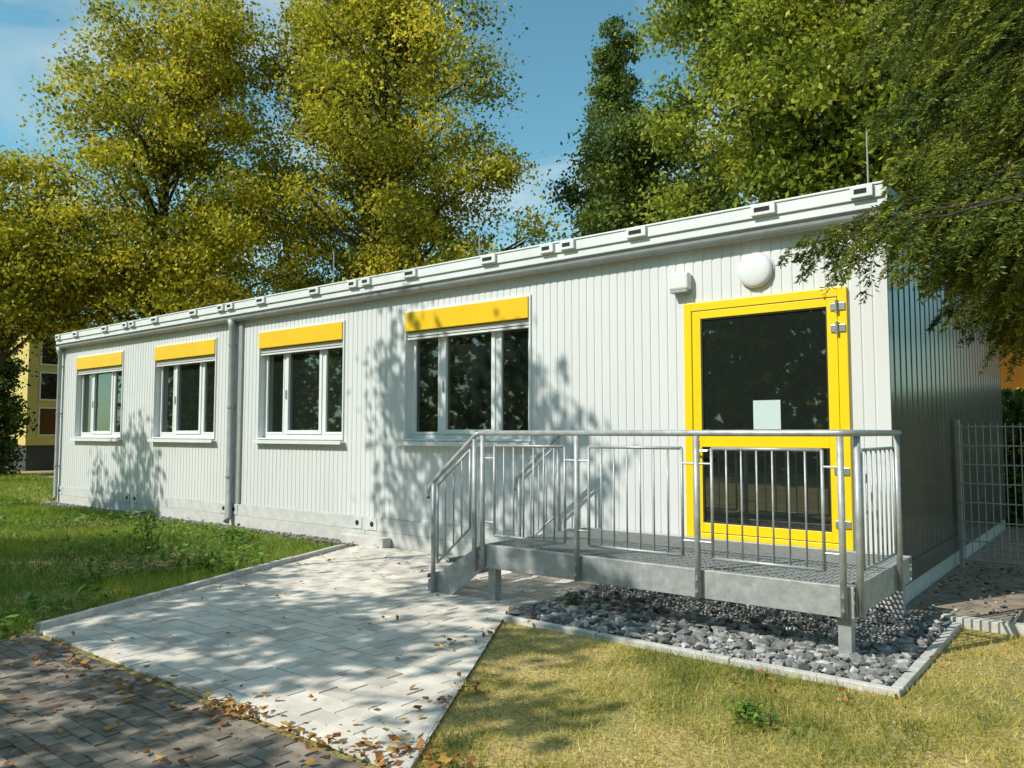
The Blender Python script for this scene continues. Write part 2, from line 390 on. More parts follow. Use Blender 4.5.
# ------------------------------------------------------------------ building
LEN, DEP = 15.5, 6.7
Z0, Z1 = .30, 3.10
WINS = [(-5.50, -3.55), (-8.60, -6.65), (-11.70, -9.75), (-14.80, -12.85)]
WZ0, WZ1 = 1.27, 2.86
DX0, DX1, DZ0, DZ1 = -1.75, -.30, .385, 2.56
B = empty('container_building', (-LEN/2, DEP/2, 0), 'long white container building with yellow blinds and a yellow glass door', 'building')
OPEN = [(a, c, WZ0, WZ1) for a, c in WINS]+[(DX0, DX1, DZ0, DZ1)]
def profile(L, pit, flat, dep):
    p = []; k = 0; s_ = (pit-flat)*.25
    while k*pit < L-1e-6:
        x = -L+k*pit
        p += [(x, 0), (x+flat, 0), (x+flat+s_, dep), (x+pit-s_, dep)]; k += 1
    p.append((0, 0)); return p
prof = profile(LEN, 3.1/34, .070, .0065)
bx = sorted({e for q in OPEN for e in q[:2]})
for e in bx:
    for i in range(len(prof)-1):
        if prof[i][0] < e < prof[i+1][0]:
            t = (e-prof[i][0])/(prof[i+1][0]-prof[i][0]); prof.insert(i+1, (e, prof[i][1]+t*(prof[i+1][1]-prof[i][1]))); break
zs = sorted({Z0, Z1, WZ0, WZ1, DZ0, DZ1})
w = MB()
for i in range(len(prof)-1):
    (xa, ya), (xb, yb) = prof[i], prof[i+1]; xm = (xa+xb)/2
    for z0, z1 in zip(zs, zs[1:]):
        zm = (z0+z1)/2
        if any(a < xm < c and e < zm < f for a, c, e, f in OPEN): continue
        w.quad((xa, ya, z0), (xb, yb, z0), (xb, yb, z1), (xa, ya, z1))
w.build('front_wall', M['clad'], B)
w = MB()
pe = [(x+DEP, y) for x, y in profile(DEP, DEP/32, .15, .022)]
for (ya, da), (yb, db) in zip(pe, pe[1:]): w.quad((-da, ya, Z0), (-db, yb, Z0), (-db, yb, Z1), (-da, ya, Z1))
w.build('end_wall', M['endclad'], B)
w = MB()
w.quad((-LEN, 0, Z0), (-LEN, DEP, Z0), (-LEN, DEP, Z1), (-LEN, 0, Z1)); w.quad((-LEN, DEP, Z0), (0, DEP, Z0), (0, DEP, Z1), (-LEN, DEP, Z1))
w.build('rear_wall', M['clad'], B)
MB().box(-LEN+.05, -.05, .16, DEP-.05, .02, 3.05).build('interior', M['core'], B)
w = MB(); w.box(-.09, .004, -.006, .0, Z0, Z1); w.build('corner_trim', M['clad'], B)
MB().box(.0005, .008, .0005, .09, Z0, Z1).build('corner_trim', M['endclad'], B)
w = MB(); w.box(-LEN-.004, -LEN+.09, -.006, 0, Z0, Z1); w.build('corner_trim', M['clad'], B)
# base beam, plinth
MB().box(-LEN, 0, -.012, .1, .13, .298).build('base_beam', M['base'], B, .004)
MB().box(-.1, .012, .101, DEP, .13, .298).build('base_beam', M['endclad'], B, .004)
for k in range(6):
    x = -k*3.1
    for dx in ((-.14,) if k == 0 else (.14,) if k == 5 else (-.14, .14)):
        f = MB().box(x+dx-.09, x+dx+.09, -.02, -.0125, .14, .29).build('corner_fitting', M['base'], B, .003)
        MB().tube([(x+dx, -.0225, .215), (x+dx, -.019, .215)], .034, 14).build('fitting_hole', M['black'], f)
x = 0.0; rb = random.Random(5)
while x > -LEN+.1:
    wd = min(3.1, x+LEN)
    MB().box(x-wd+.002, x-.002, -.006-rb.uniform(0, .006), .4, -.08, .128).build('foundation_block', M['plinth'], B, .004)
    x -= wd
MB().box(-6.5, -5.7, -.16, -.025, -.08, .075).build('foundation_block', M['plinth'], B, .006)
MB().box(-.4, -.01, .41, DEP, -.05, .128).build('foundation_block', M['plinth'], B, .006)
# roof
MB().box(-LEN-.03, .03, .0, DEP+.05, 3.102, 3.29).build('roof', M['roofw'], B, .006)
w = MB(); w.box(-LEN-.04, .04, -.12, -.002, 3.15, 3.225)
w.box(-LEN-.041, .041, -.14, -.003, 3.226, 3.325)
w.box(-LEN-.042, .042, -.15, -.10, 3.3255, 3.345)
w.build('roof_beam', M['roofw'], B, .006)
MB().box(.032, .05, -.002, DEP+.05, 3.10, 3.33).build('roof_edge_beam', M['endclad'], B, .004)
def pocket(x, wdt):
    f = MB().box(x-wdt/2, x+wdt/2, -.172, -.1405, 3.238, 3.335).build('roof_bracket', M['roofw'], B, .004)
    MB().box(x-wdt/2+.03, x+wdt/2-.045, -.1745, -.1722, 3.266, 3.305).build('bracket_slot', M['black'], f)
for k in range(5):
    c = -1.55-k*3.1
    for dx in (-.62, .62): pocket(c+dx, .21)
for k in range(6):
    x = -k*3.1
    for dx in ((-.13,) if k == 0 else (.13,) if k == 5 else (-.13, .13)): pocket(x+dx, .17)
f = MB().box(.0415, .052, -.138, -.004, 3.155, 3.32).build('corner_fitting', M['roofw'], B, .003)
MB().tube([(.0515, -.07, 3.24), (.054, -.07, 3.24)], .035, 14).build('fitting_hole', M['black'], f)
# gutter
w = MB(); n = 8
sec = [(-.075+.06*math.cos(math.pi+math.pi*k/n), 3.115+.06*math.sin(math.pi+math.pi*k/n)) for k in range(n+1)]
sec2 = [(-.075+.054*math.cos(math.pi+math.pi*k/n), 3.115+.054*math.sin(math.pi+math.pi*k/n)) for k in range(n, -1, -1)]
pl = sec+sec2; i = len(w.v); m_ = len(pl)
w.v += [(-LEN-.03, y, z) for y, z in pl]+[(.02, y, z) for y, z in pl]
for k in range(m_): w.f.append((i+k, i+(k+1) % m_, i+m_+(k+1) % m_, i+m_+k))
w.f.append(tuple(range(i, i+n+1))); w.f.append(tuple(range(i+m_, i+m_+n+1)))
w.build('gutter', M['zinc'], B, 0, False)
def downpipe(x, r=.045):
    d = MB().tube([(x, -.075, 3.09), (x, -.075, 2.98), (x, -.07, 2.92), (x, -.07, .10), (x, -.11, .02)], [.075, .055, r, r, r], 14).build('downpipe', M['zinc'], B, 0, True)
    for z in (.7, 1.75, 2.7):
        k = MB().tube([(x, -.07, z-.015), (x, -.07, z+.015)], r+.008, 14); k.box(x-.01, x+.01, -.03, .0, z-.012, z+.012); k.build('pipe_bracket', M['zinc'], d)
downpipe(-9.22, .05)
downpipe(-LEN+.05, .035)
MB().box(-9.10, -9.01, -.035, -.001, .32, 3.04).build('joint_cover', M['zinc'], B, .003)

# windows
def ring(b_, x0, x1, z0, z1, t, y0, y1, tb=None):
    tb = tb or t
    b_.box(x0, x0+t, y0, y1, z0, z1); b_.box(x1-t, x1, y0, y1, z0, z1)
    b_.box(x0+t, x1-t, y0, y1, z1-tb, z1); b_.box(x0+t, x1-t, y0, y1, z0, z0+tb); return b_
for wi, (x0, x1) in enumerate(WINS):
    fr = MB(); ring(fr, x0, x1, WZ0, WZ1, .022, -.020, .15)
    ring(fr, x0+.0225, x1-.0225, WZ0+.0225, WZ1-.0225, .05, .085, .148)
    wf = fr.build('window', M['white'], B, .003)
    a, c = x0+.073, x1-.073; zt = 2.60; zb = WZ0+.073
    wd = (c-a-.10)
    cuts = [(a, a+wd*.26), (a+wd*.26+.05, c-wd*.26-.05), (c-wd*.26, c)]
    for k in (0, 1): MB().box(cuts[k][1], cuts[k+1][0], .083, .147, zb, zt).build('mullion', M['white'], wf, .003)
    for k, (p, q) in enumerate(cuts):
        s_ = MB(); t = .055 if k == 1 else .03
        ring(s_, p+.002, q-.002, zb+.002, zt, t, .068 if k == 1 else .078, .14)
        s_.build('sash', M['white'], wf, .003)
        MB().box(p+.002+t, q-.002-t, .105, .115, zb+.002+t, zt-t).build('pane', M['glass'], wf)
    MB().box(cuts[1][0]+.012, cuts[1][0]+.03, .05, .067, 1.85, 1.98).build('handle', M['steel'], wf, .003)
    MB().box(x0+.024, x1-.024, -.035, .08, 2.605, WZ1-.0235).build('blind_box', M['blind'], wf, .004)
    s_ = MB()
    for k in range(4): s_.box(x0+.03, x1-.03, .01, .06, 2.583-k*.014, 2.592-k*.014)
    s_.box(x0+.03, x1-.03, .005, .065, 2.505, 2.526)
    s_.build('blind_slats', M['white'], wf)
    sl = MB()
    sl.box(x0-.03, x1+.03, -.085, -.021, WZ0-.035, WZ0-.012); sl.box(x0-.03, x1+.03, -.085, -.078, WZ0-.06, WZ0-.035)
    sl.build('sill', M['white'], wf, .002)

# door
df = MB(); ring(df, DX0, DX1, DZ0, DZ1, .075, -.03, .07, .075)
D = df.build('door', M['yellow'], B, .004)
lx0, lx1, lz0, lz1 = DX0+.081, DX1-.081, DZ0+.02+.061, DZ1-.081
lf = MB(); t = .082
lf.box(lx0, lx0+t, -.022, .05, lz0, lz1); lf.box(lx1-t, lx1, -.022, .05, lz0, lz1)
for z0, z1 in ((lz0, lz0+.085), (1.235, 1.375), (lz1-.07, lz1)): lf.box(lx0+t, lx1-t, -.022, .05, z0, z1)
lf.build('door_leaf', M['yellow'], D, .003)
for z0, z1 in ((lz0+.085, 1.235), (1.375, lz1-.07)):
    gk = MB(); ring(gk, lx0+t, lx1-t, z0, z1, .012, -.012, .03); gk.build('gasket', M['gasket'], D)
    MB().box(lx0+t+.0125, lx1-t-.0125, .0, .012, z0+.0125, z1-.0125).build('pane', M['glass'], D)
for z in (2.22, 2.40, 1.05, .62):
    h = MB()
    h.tube([(lx1+.004, -.045, z-.055), (lx1+.004, -.045, z+.055)], .014, 10)
    h.box(lx1-.05, lx1-.008, -.034, -.0225, z-.03, z+.03); h.box(lx1+.02, lx1+.07, -.042, -.0305, z-.03, z+.03)
    h.build('hinge', M['steel'], D, .002)
h = MB(); h.box(lx0+.02, lx0+.055, -.03, -.0225, 1.10, 1.30)
h.tube([(lx0+.037, -.028, 1.20), (lx0+.037, -.075, 1.20), (lx0+.05, -.08, 1.20), (lx0+.16, -.08, 1.20)], .010, 8)
h.build('handle', M['steel'], D)
MB().box(-1.11, -.87, -.004, -.0015, 1.392, 1.645).build('notice', M['paper'], D)
MB().box(DX0-.02, DX1+.02, -.07, -.031, DZ0-.03, DZ0-.004).build('threshold', M['steel'], D, .003)
# lamps on wall
L1 = MB(); c = Vector((-1.06, 0, 2.79))
prof_l = [(0.0, .150), (-.02, .154), (-.034, .148), (-.046, .125), (-.054, .08), (-.057, .02)]
nn = 32
for k, (y, r) in enumerate(prof_l):
    for j in range(nn):
        a = 2*math.pi*j/nn; L1.v.append((c.x+r*math.cos(a), -.012+y, c.z+r*math.sin(a)))
for k in range(len(prof_l)-1):
    for j in range(nn): L1.f.append((k*nn+j, k*nn+(j+1) % nn, (k+1)*nn+(j+1) % nn, (k+1)*nn+j))
L1.f.append(tuple((len(prof_l)-1)*nn+j for j in range(nn)))
lm = L1.build('round_wall_lamp', M['white'], B, 0, True)
MB().tube([(c.x, -.012, c.z), (c.x, .002, c.z)], .165, 32).build('lamp_base', M['base'], lm)
lm = MB().prism([(-1.87, 2.69), (-1.67, 2.69), (-1.67, 2.85), (-1.87, 2.85)], -.10, -.001).build('emergency_light', M['white'], B, .02)
MB().box(-1.855, -1.685, -.094, -.012, 2.665, 2.689).build('lamp_cover', M['zinc'], lm, .004)

# lightning rods
for px, lab in ((-7.35, 'thin lightning rod on the roof above the second window from the door'), (-4.6, 'thin lightning rod on the roof above the window nearest the landing'), (-.20, 'thin lightning rod on the roof corner above the door')):
    x = px
    rr = empty('lightning_rod', (x, .35, 3.29), lab, 'lightning rod', None)
    MB().tube([(x, .35, 3.36), (x, .35, 3.95)], .008, 8).build('rod', M['zinc'], rr)
    MB().tube([(x, .35, 3.29), (x, .35, 3.37)], [.12, .09], 16).build('base', M['concrete'], rr)

# ------------------------------------------------------------------ landing
LX0, LX1, LY0, LY1, LZ = -2.85, .13, -1.64, -.06, .42
Q = empty('entrance_landing', ((LX0+LX1)/2, (LY0+LY1)/2, -.05), 'galvanised steel entrance landing with railing and steps before the yellow door', 'landing')
w = MB(); n = int((LX1-LX0-.06)/.034)
for k in range(n+1):
    x = LX0+.03+k*.034; w.box(x-.0015, x+.0015, LY0+.06, LY1-.06, LZ-.03, LZ)
n2_ = int((LY1-LY0-.12)/.036)
for k in range(n2_+1):
    y = LY0+.06+k*.036; w.box(LX0+.02, LX1-.02, y-.0015, y+.0015, LZ-.012, LZ-.001)
w.build('grating', M['grate'], Q)
w = MB()
w.box(LX0, LX1, LY0, LY0+.012, .235, LZ+.004); w.box(LX0, LX1, LY0+.012, LY0+.06, LZ-.008, LZ+.004); w.box(LX0, LX1, LY0+.012, LY0+.06, .235, .247)
w.build('front_beam', M['galv'], Q, .002)
w = MB(); w.box(LX0, LX1, LY1-.012, LY1, .235, LZ+.003); w.box(LX0, LX1, LY1-.06, LY1-.012, LZ-.008, LZ+.003); w.build('rear_beam', M['galv'], Q, .002)
for x in (LX0+.002, -1.85, -.85, LX1-.012):
    e = x in (LX0+.002, LX1-.012)
    MB().box(x, x+.010, LY0+.062, LY1-.062, .235 if e else .25, LZ+.002 if e else LZ-.032).build('side_beam' if e else 'cross_beam', M['galv'], Q, .002)
for x in (-2.78, .055):
    for y in (LY0+.06, LY1-.15):
        l = MB().box(x-.04, x+.04, y, y+.08, -.04, .2345).build('leg', M['galv'], Q, .004)
        MB().box(x-.07, x+.07, y-.03, y+.11, -.055, -.0405).build('foot_plate', M['galv'], l, .002)
RZ = 1.36
def post(x, y, z0=.25, z1=RZ-.02):
    return MB().tube([(x, y, z0), (x, y, z1)], .0212, 12).build('post', M['galv'], Q, 0, True)
YF = LY0-.026
posts = [-2.81, -1.86, -.87, .08]
for x in posts:
    p = post(x, YF, .24)
    for z in (.29, .37): MB().tube([(x, YF-.03, z), (x, YF-.021, z)], .013, 6).build('bolt', M['steel'], p)
XS = LX1+.026
post(XS, LY0+.06, .24); post(XS, -.56, .24)
hr = MB(); hr.tube([(-2.84, YF, RZ), (.07, YF, RZ), (.115, YF+.01, RZ), (XS, YF+.055, RZ), (XS, -.48, RZ)], .0212, 12); hr.build('handrail', M['galv'], Q, 0, True)
def panel(p, q, z0, z1, nb, dz=0):
    p, q = Vector((*p, 0)), Vector((*q, 0)); b_ = MB(); d = q-p
    A = lambda t, z: p+d*t+Vector((0, 0, z+dz*t))
    b_.tube([A(0, z0), A(0, z1)], .011, 8); b_.tube([A(1, z0), A(1, z1)], .011, 8)
    b_.tube([A(0, z0), A(1, z0)], .011, 8); b_.tube([A(0, z1), A(1, z1)], .011, 8)
    for k in range(1, nb): b_.tube([A(k/nb, z0), A(k/nb, z1)], .0065, 8)
    return b_.build('railing_panel', M['galv'], Q, 0, True)
for a, c in ((-2.68, -1.97), (-1.75, -.98), (-.76, -.03)):
    p = panel((a, YF), (c, YF), .515, 1.255, 7)
    for x, e in ((a, -.10), (c, .10)):
        for z in (.62, 1.15): MB().tube([(x, YF, z), (x+e, YF, z)], .008, 6).build('clamp', M['galv'], p)
panel((XS, LY0+.14), (XS, -.66), .515, 1.255, 7)
# stair
SX0 = -3.47
for y in (LY0+.002, -.46):
    MB().prism([(LX0-.002, .42), (LX0-.002, .20), (-3.20, -.05), (SX0, -.05), (SX0, .06)], y, y+.01).build('stringer', M['galv'], Q, .001)
for x, z in ((-3.10, .265), (-3.36, .105)):
    w = MB()
    for k in range(9): w.box(x-.125+k*.03, x-.122+k*.03, LY0+.02, -.47, z-.03, z)
    for k in range(28): w.box(x-.12, x+.12, LY0+.04+k*.04, LY0+.043+k*.04, z-.012, z-.001)
    w.box(x-.135, x-.128, LY0+.015, -.465, z-.035, z+.003)
    w.build('tread', M['grate'], Q)
for y in (YF, -.43):
    w = MB(); w.tube([(-2.84, y, RZ), (-2.88, y, RZ-.012), (-3.36, y, .95), (-3.43, y, .88), (-3.445, y, .84), (-3.445, y, .78)], .0205, 12); w.build('handrail', M['galv'], Q, 0, True)
    MB().tube([(-3.38, y, -.05), (-3.38, y, .915)], .0205, 12).build('post', M['galv'], Q, 0, True)
    MB().tube([(-2.90, y, .20), (-2.90, y, RZ-.05)], .0205, 12).build('post', M['galv'], Q, 0, True)
    b_ = MB(); Z = lambda x: (x+2.95)*.85
    b_.tube([(-2.95, y, 1.22), (-3.33, y, 1.22+Z(-3.33))], .011, 8); b_.tube([(-2.95, y, .55), (-3.33, y, .55+Z(-3.33))], .011, 8)
    for x in (-2.95, -3.045, -3.14, -3.235, -3.33): b_.tube([(x, y, .55+Z(x)), (x, y, 1.22+Z(x))], .011 if x in (-2.95, -3.33) else .0065, 8)
    b_.build('railing_panel', M['galv'], Q, 0, True)

# ------------------------------------------------------------------ fence, hedge, neighbours
FN = empty('mesh_fence', (2.2, 2.6, 0), 'grey wire mesh fence running right from the end wall', 'fence')
FY = 2.6
for x in (.05, 2.5, 4.9):
    MB().box(x-.02, x+.02, FY+.012, FY+.06, -.05, 1.50).build('post', M['fence'], FN, .004)
w = MB(); x = .09
while x < 4.9: w.tube([(x, FY, .03), (x, FY, 1.46)], .0052, 5); x += .065
for k in range(8):
    z = .06+k*.195
    for y in (FY-.008, FY+.008): w.tube([(.05, y, z), (4.9, y, z)], .007, 5)
w.build('mesh_panel', M['fence'], FN)
def foliage_box(name, label, cat, x0, x1, y0, y1, z0, z1, n, ls, m, seed):
    gg = np.random.default_rng(seed); r = empty(name, ((x0+x1)/2, (y0+y1)/2, z0), label, cat)
    C = np.column_stack([gg.uniform(x0, x1, n), gg.uniform(y0, y1, n), gg.uniform(z0, z1, n)])
    C[:, 2] += .12*patch(C[:, :2], 2.5, seed)*(C[:, 2]-z0)/(z1-z0)
    V, F = leaf_quads(C, gg.uniform(.6, 1.3, n)*ls, gg); mesh_np('foliage', V, F, m, r, np.repeat(np.clip(gg.normal(.45, .22, n), 0, 1), 4))
    st = MB(); k = x0+.2
    while k < x1: st.tube([(k, (y0+y1)/2, z0), (k+.1, (y0+y1)/2, z1-.2)], .03, 6); k += .8
    st.build('stem', M['bark'], r)
foliage_box('hedge', 'clipped green hedge behind the wire fence at the right', 'hedge', -1.8, 5, 7.3, 8.8, -.05, 2.0, 22000, .14, M['leaf_dark'], 31)
foliage_box('hedge', 'dark shrub row in front of the yellow building at the far left', 'hedge', -29.5, -27.5, .2, 3.7, -.05, 2.4, 8000, .16, M['leaf_dark'], 32)
H = empty('brick_house', (0, 16, 0), 'orange house behind the hedge at the right edge', 'house')
MB().box(-2.5, 1.9, 13, 19, -.05, 3.5).build('wall', M['orange'], H)
MB().prism([(-2.9, 3.502), (2.3, 3.502), (1.4, 4.9), (-1.9, 4.9)], 12.7, 19.3).build('roof', M['tile'], H)
for x in (-1.9, .4):
    f = MB(); ring(f, x, x+1.1, 1.1, 2.5, .08, 12.94, 12.998); f = f.build('window', M['white'], H)
    MB().box(x+.08, x+1.02, 12.96, 12.99, 1.18, 2.42).build('pane', M['glass'], f)
Y_ = empty('yellow_building', (-35, 8, 0), 'yellow building with dark windows seen beyond the far left end', 'building')
MB().box(-40, -31, 4.9, 12, .9, 5.4).build('wall', M['yellowwall'], Y_)
MB().box(-39.9, -31.05, 4.95, 11.9, -.05, .898).build('base', M['core'], Y_)
MB().box(-40.3, -30.7, 4.6, 12.3, 5.402, 5.6).build('roof', M['zinc'], Y_)
for z in (1.25, 2.6, 3.95):
    for y in (5.3, 6.5, 7.7):
        f = MB(); ring(f, 0, 1, 0, 1, .05, 0, .05); f.v = [(-30.999+v[1]*.8, y+v[0]*.9, z+v[2]*1.1) for v in f.v]; f = f.build('window', M['white'], Y_)
        MB().box(-30.998, -30.985, y+.06, y+.84, z+.06, z+1.04).build('pane', M['glass'], f)

# ------------------------------------------------------------------ trees
def tree(name, label, x, y, H, lobes, ncl, nlf, ls, ml, seed, tr=.25, cr=.8, group=None, ty=0.0, flatz=.6, limbs=.6, rbias=2.4):
    gg = np.random.default_rng(seed)
    root = empty(name, (x, y, -.06), label, 'tree', group)
    vol = np.array([l[3]*l[4]*l[5] for l in lobes])**.8; pick = gg.choice(len(lobes), ncl, p=vol/vol.sum())
    Lb = np.array(lobes)[pick]
    d = gg.normal(0, 1, (ncl, 3)); d /= np.linalg.norm(d, axis=1, keepdims=True)
    CC = Lb[:, :3]+d*Lb[:, 3:6]*(gg.random((ncl, 1))**(1/rbias)); CC += np.array([x, y, 0])
    size = gg.uniform(.6, 1.35, ncl)*cr
    cnt = np.maximum(20, (nlf/ncl*size**2/np.mean(size**2)).astype(int)); idx = np.repeat(np.arange(ncl), cnt)
    off = gg.normal(0, .55, (len(idx), 3))*size[idx][:, None]*np.array([1, 1, flatz])
    C = CC[idx]+off; C[:, 2] -= .12*(off[:, 0]**2+off[:, 1]**2)/cr
    ct = gg.normal(0, .16, ncl)
    tint = np.clip(.47+ct[idx]+gg.normal(0, .19, len(idx))+ty, 0, 1)
    V, F = leaf_quads(C, gg.uniform(.6, 1.3, len(C))*ls, gg)
    mesh_np('crown', V, F, ml, root, np.repeat(tint, 4))
    tb = MB(); n = 9; tp = []
    for k in range(n):
        t = k/(n-1); tp.append(Vector((x+.25*math.sin(t*5+seed)*t, y+.25*math.cos(t*4+seed)*t, -.1+t*H*.9)))
    tb.tube(tp, [tr*(1.25 if k == 0 else 1-.9*k/(n-1)) for k in range(n)], 10)
    for i in range(ncl):
        if gg.random() > limbs: continue
        c_ = Vector(CC[i]); hd = math.hypot(c_.x-x, c_.y-y); z = max(H*.12, min(H*.82, c_.z-hd*.75-.4)); t = (z+.1)/(H*.9)
        k = min(n-2, int(t*(n-1))); a = tp[k].lerp(tp[k+1], t*(n-1)-k)
        mid = a.lerp(c_, .5)+Vector((gg.normal(0, .2), gg.normal(0, .2), .12*hd)); r0 = max(.02, tr*.32*(1-t*.7))
        tb.tube([a, a.lerp(mid, .5)+Vector((0, 0, .03*hd)), mid, mid.lerp(c_, .5)+Vector((0, 0, .03*hd)), c_], [r0, r0*.8, r0*.6, r0*.4, .008], 6)
        for q in range(2):
            e = c_+Vector(gg.normal(0, .5, 3))*size[i]; tb.tube([mid.lerp(c_, .6), e], [r0*.3, .005], 4)
    tb.build('trunk', M['bark'], root, 0, True)
    return root
LA, LD, LB = M['leaf_autumn'], M['leaf_dark'], M['leaf_bright']
tree('broadleaf_tree', 'large yellowing tree behind the building with its trunk right of centre of the left foliage', -15.8, 9.5, 19,
     [(-.3, 0, 10.5, 3.8, 3.8, 5.5), (-2.8, 0, 8, 3.2, 3, 4), (1.9, .5, 6.8, 2.6, 2.6, 2.6), (-1.2, 0, 15, 2.7, 2.6, 3.2), (-3.0, 0, 13.2, 2.3, 2.3, 3)], 360, 118000, .13, LA, 1, .38, .74, ty=-.02, limbs=.4)
tree('broadleaf_tree', 'tall golden tree behind the far left end of the building', -21.5, 5.2, 17,
     [(0, 0, 10, 3.5, 3.6, 5.6), (-1.2, -1.5, 5.9, 3.0, 3, 2.2), (1.5, .6, 6.4, 3, 3, 3), (1.2, .6, 12.5, 2.6, 2.6, 3.2)], 310, 102000, .126, LA, 2, .30, .71, ty=.06, limbs=.4)
tree('broadleaf_tree', 'smaller yellow tree at the left edge of the photo', -25, 1.6, 10.5,
     [(0, 0, 6.8, 3.2, 3.2, 2.8), (1, .5, 5.6, 2.4, 2.6, 1.2)], 130, 46000, .13, LA, 3, .2, .7, ty=.0)
tree('broadleaf_tree', 'dark green tree right of the sky gap behind the roof', -10.4, 15, 13,
     [(-.2, 0, 7.4, 3.1, 3, 4.2), (.9, 0, 9.4, 2.3, 2.2, 2.4), (-1.4, 0, 5, 2.2, 2.2, 2.2)], 150, 68000, .15, LD, 4, .26, .7, ty=.10)
tree('broadleaf_tree', 'bright green tree behind the roof above the door', -4.9, 12, 16,
     [(0, 0, 9, 3.3, 3.1, 5.2), (-1.0, 0, 12.3, 2.4, 2.4, 2.8), (1.4, 0, 6, 2.6, 2.4, 2.6), (1.8, 0, 11.5, 2.4, 2.4, 3)], 185, 82000, .14, LB, 5, .26, .7, ty=.03)
tree('broadleaf_tree', 'green tree behind the yew at the right end of the roof', -1.6, 11.2, 15,
     [(0, 0, 9.2, 3.2, 3, 5.0), (1.5, 0, 8.2, 2.8, 2.6, 2.6)], 120, 50000, .16, LB, 6, .26, .75, ty=-.0)
tree('poplar_tree', 'slim dark poplar tip rising behind the other trees', -19.2, 28.3, 25,
     [(0, 0, 13, 1.7, 1.7, 9), (0, 0, 20.2, 1.15, 1.15, 4.6)], 170, 38000, .20, LD, 7, .3, .55, limbs=.2)
tree('broadleaf_tree', 'small distant dark tree in the sky gap', -23.2, 24.6, 14,
     [(0, 0, 7, 2.4, 2.6, 4.4)], 70, 18000, .22, LD, 8, .25, .7)
tree('broadleaf_tree', 'low dark tree in shade beside the yellow building', -28.9, 2.9, 5.6,
     [(0, 0, 2.8, 1.0, 1.0, 2.2)], 45, 9000, .16, LD, 9, .14, .45, ty=-.15)
tree('broadleaf_tree', 'dark tree far behind the yellow building', -46, 9, 12,
     [(0, 0, 5.5, 6, 6, 5)], 80, 16000, .34, LD, 10, .3, 1.2, ty=-.1)
# trees beside the photographer that throw the dappled shade
tree('broadleaf_tree', 'tree left of the photographer whose shade dapples the paving', -7.5, -11.1, 11.5,
     [(0, 0, 7.6, 3.0, 2.7, 2.2), (.5, -1.4, 6.4, 2.0, 1.3, 1.2), (-2.8, -.8, 7.2, 2.0, 2.0, 1.6)], 75, 10500, .19, LB, 12, .14, .46)
tree('broadleaf_tree', 'tree further left whose shade falls on the meadow grass', -12.2, -11.6, 11.5,
     [(0, 0, 7, 3.8, 2.0, 2.2)], 60, 12000, .19, LB, 13, .18, .62)
tree('broadleaf_tree', 'tree whose branch shadow falls on the facade beside the landing', -8.6, -8.4, 12,
     [(.2, 0, 9.8, 1.6, 1.3, 1.3)], 26, 2600, .15, LB, 14, .12, .5)
tree('broadleaf_tree', 'tree whose shadow falls low on the facade by the leftmost window', -17.0, -9.0, 11.5,
     [(0, 0, 9.5, 1.3, 1.1, .9)], 20, 1800, .16, LB, 15, .12, .5)
# wood across the way, mirrored in the window panes
gg = np.random.default_rng(99); n = 42000
C = np.column_stack([gg.uniform(-60, 14, n), gg.uniform(-25, -22.5, n), gg.random(n)])
C[:, 2] = C[:, 2]*(9.5+2.2*patch(C[:, :2], .35, 5)); C[:, 1] += 1.5*np.sin(C[:, 0]*.6)
V, F = leaf_quads(C, gg.uniform(.5, 1.1, n)*.62, gg, 0, .8)
o = mesh_np('woodland', V, F, LB, None, np.repeat(np.clip(gg.normal(.45+.2*patch(C[:, :2], .8, 9), .2, n), 0, 1), 4)); tag(o, 'dense wood across from the facade, mirrored in its panes', 'woodland', None, 'stuff')

# yew with drooping boughs
gy = np.random.default_rng(77)
YT = Vector((4.3, -.6, 0))
yr = empty('yew_tree', (YT.x, YT.y, -.06), 'evergreen with drooping feathery boughs hanging over the right corner of the roof', 'tree')
tips = []
LOW = ((785, 250, 5.5), (806, 238, 5.6), (828, 226, 5.8), (855, 214, 5.7), (878, 222, 5.6), (892, 272, 5.7), (908, 252, 5.9), (900, 215, 5.4), (925, 280, 5.8), (918, 200, 5.7), (888, 196, 5.6), (905, 185, 6.0), (935, 262, 5.5))
for a in LOW+((930, 240, 5.4), (955, 315, 6.2), (985, 300, 5.6), (1012, 335, 6.4), (1035, 300, 5.5),
          (905, 5, 6.4), (905, 95, 6.3), (925, 70, 6.1), (945, 150, 5.8), (960, 30, 6.2), (985, 110, 5.7), (1000, 200, 5.4),
          (915, 150, 6.2), (1010, 60, 5.8), (965, 215, 6.3), (1020, 150, 6.4), (935, 35, 7), (890, 60, 7.2), (1030, 240, 6.4), (945, 270, 6.8), (1000, 260, 7),
          (870, 120, 6.4), (850, 60, 6.7), (865, 20, 6.9), (890, 165, 5.9), (930, 195, 5.6), (960, 180, 6.6), (980, 245, 5.9), (950, 100, 5.3), (995, 20, 5.6), (1015, 110, 5.4), (975, 150, 7), (940, 310, 6.6), (1025, 200, 5.6), (1000, 320, 5.8), (925, 120, 6.8), (970, 280, 5.6), (1010, 280, 6)): tips.append(at(*a))
nV = []; nT = []; tb = MB()
tb.tube([YT+Vector((0, 0, -.1)), YT+Vector((.05, 0, 4)), YT+Vector((0, .1, 9))], [.28, .2, .05], 10)
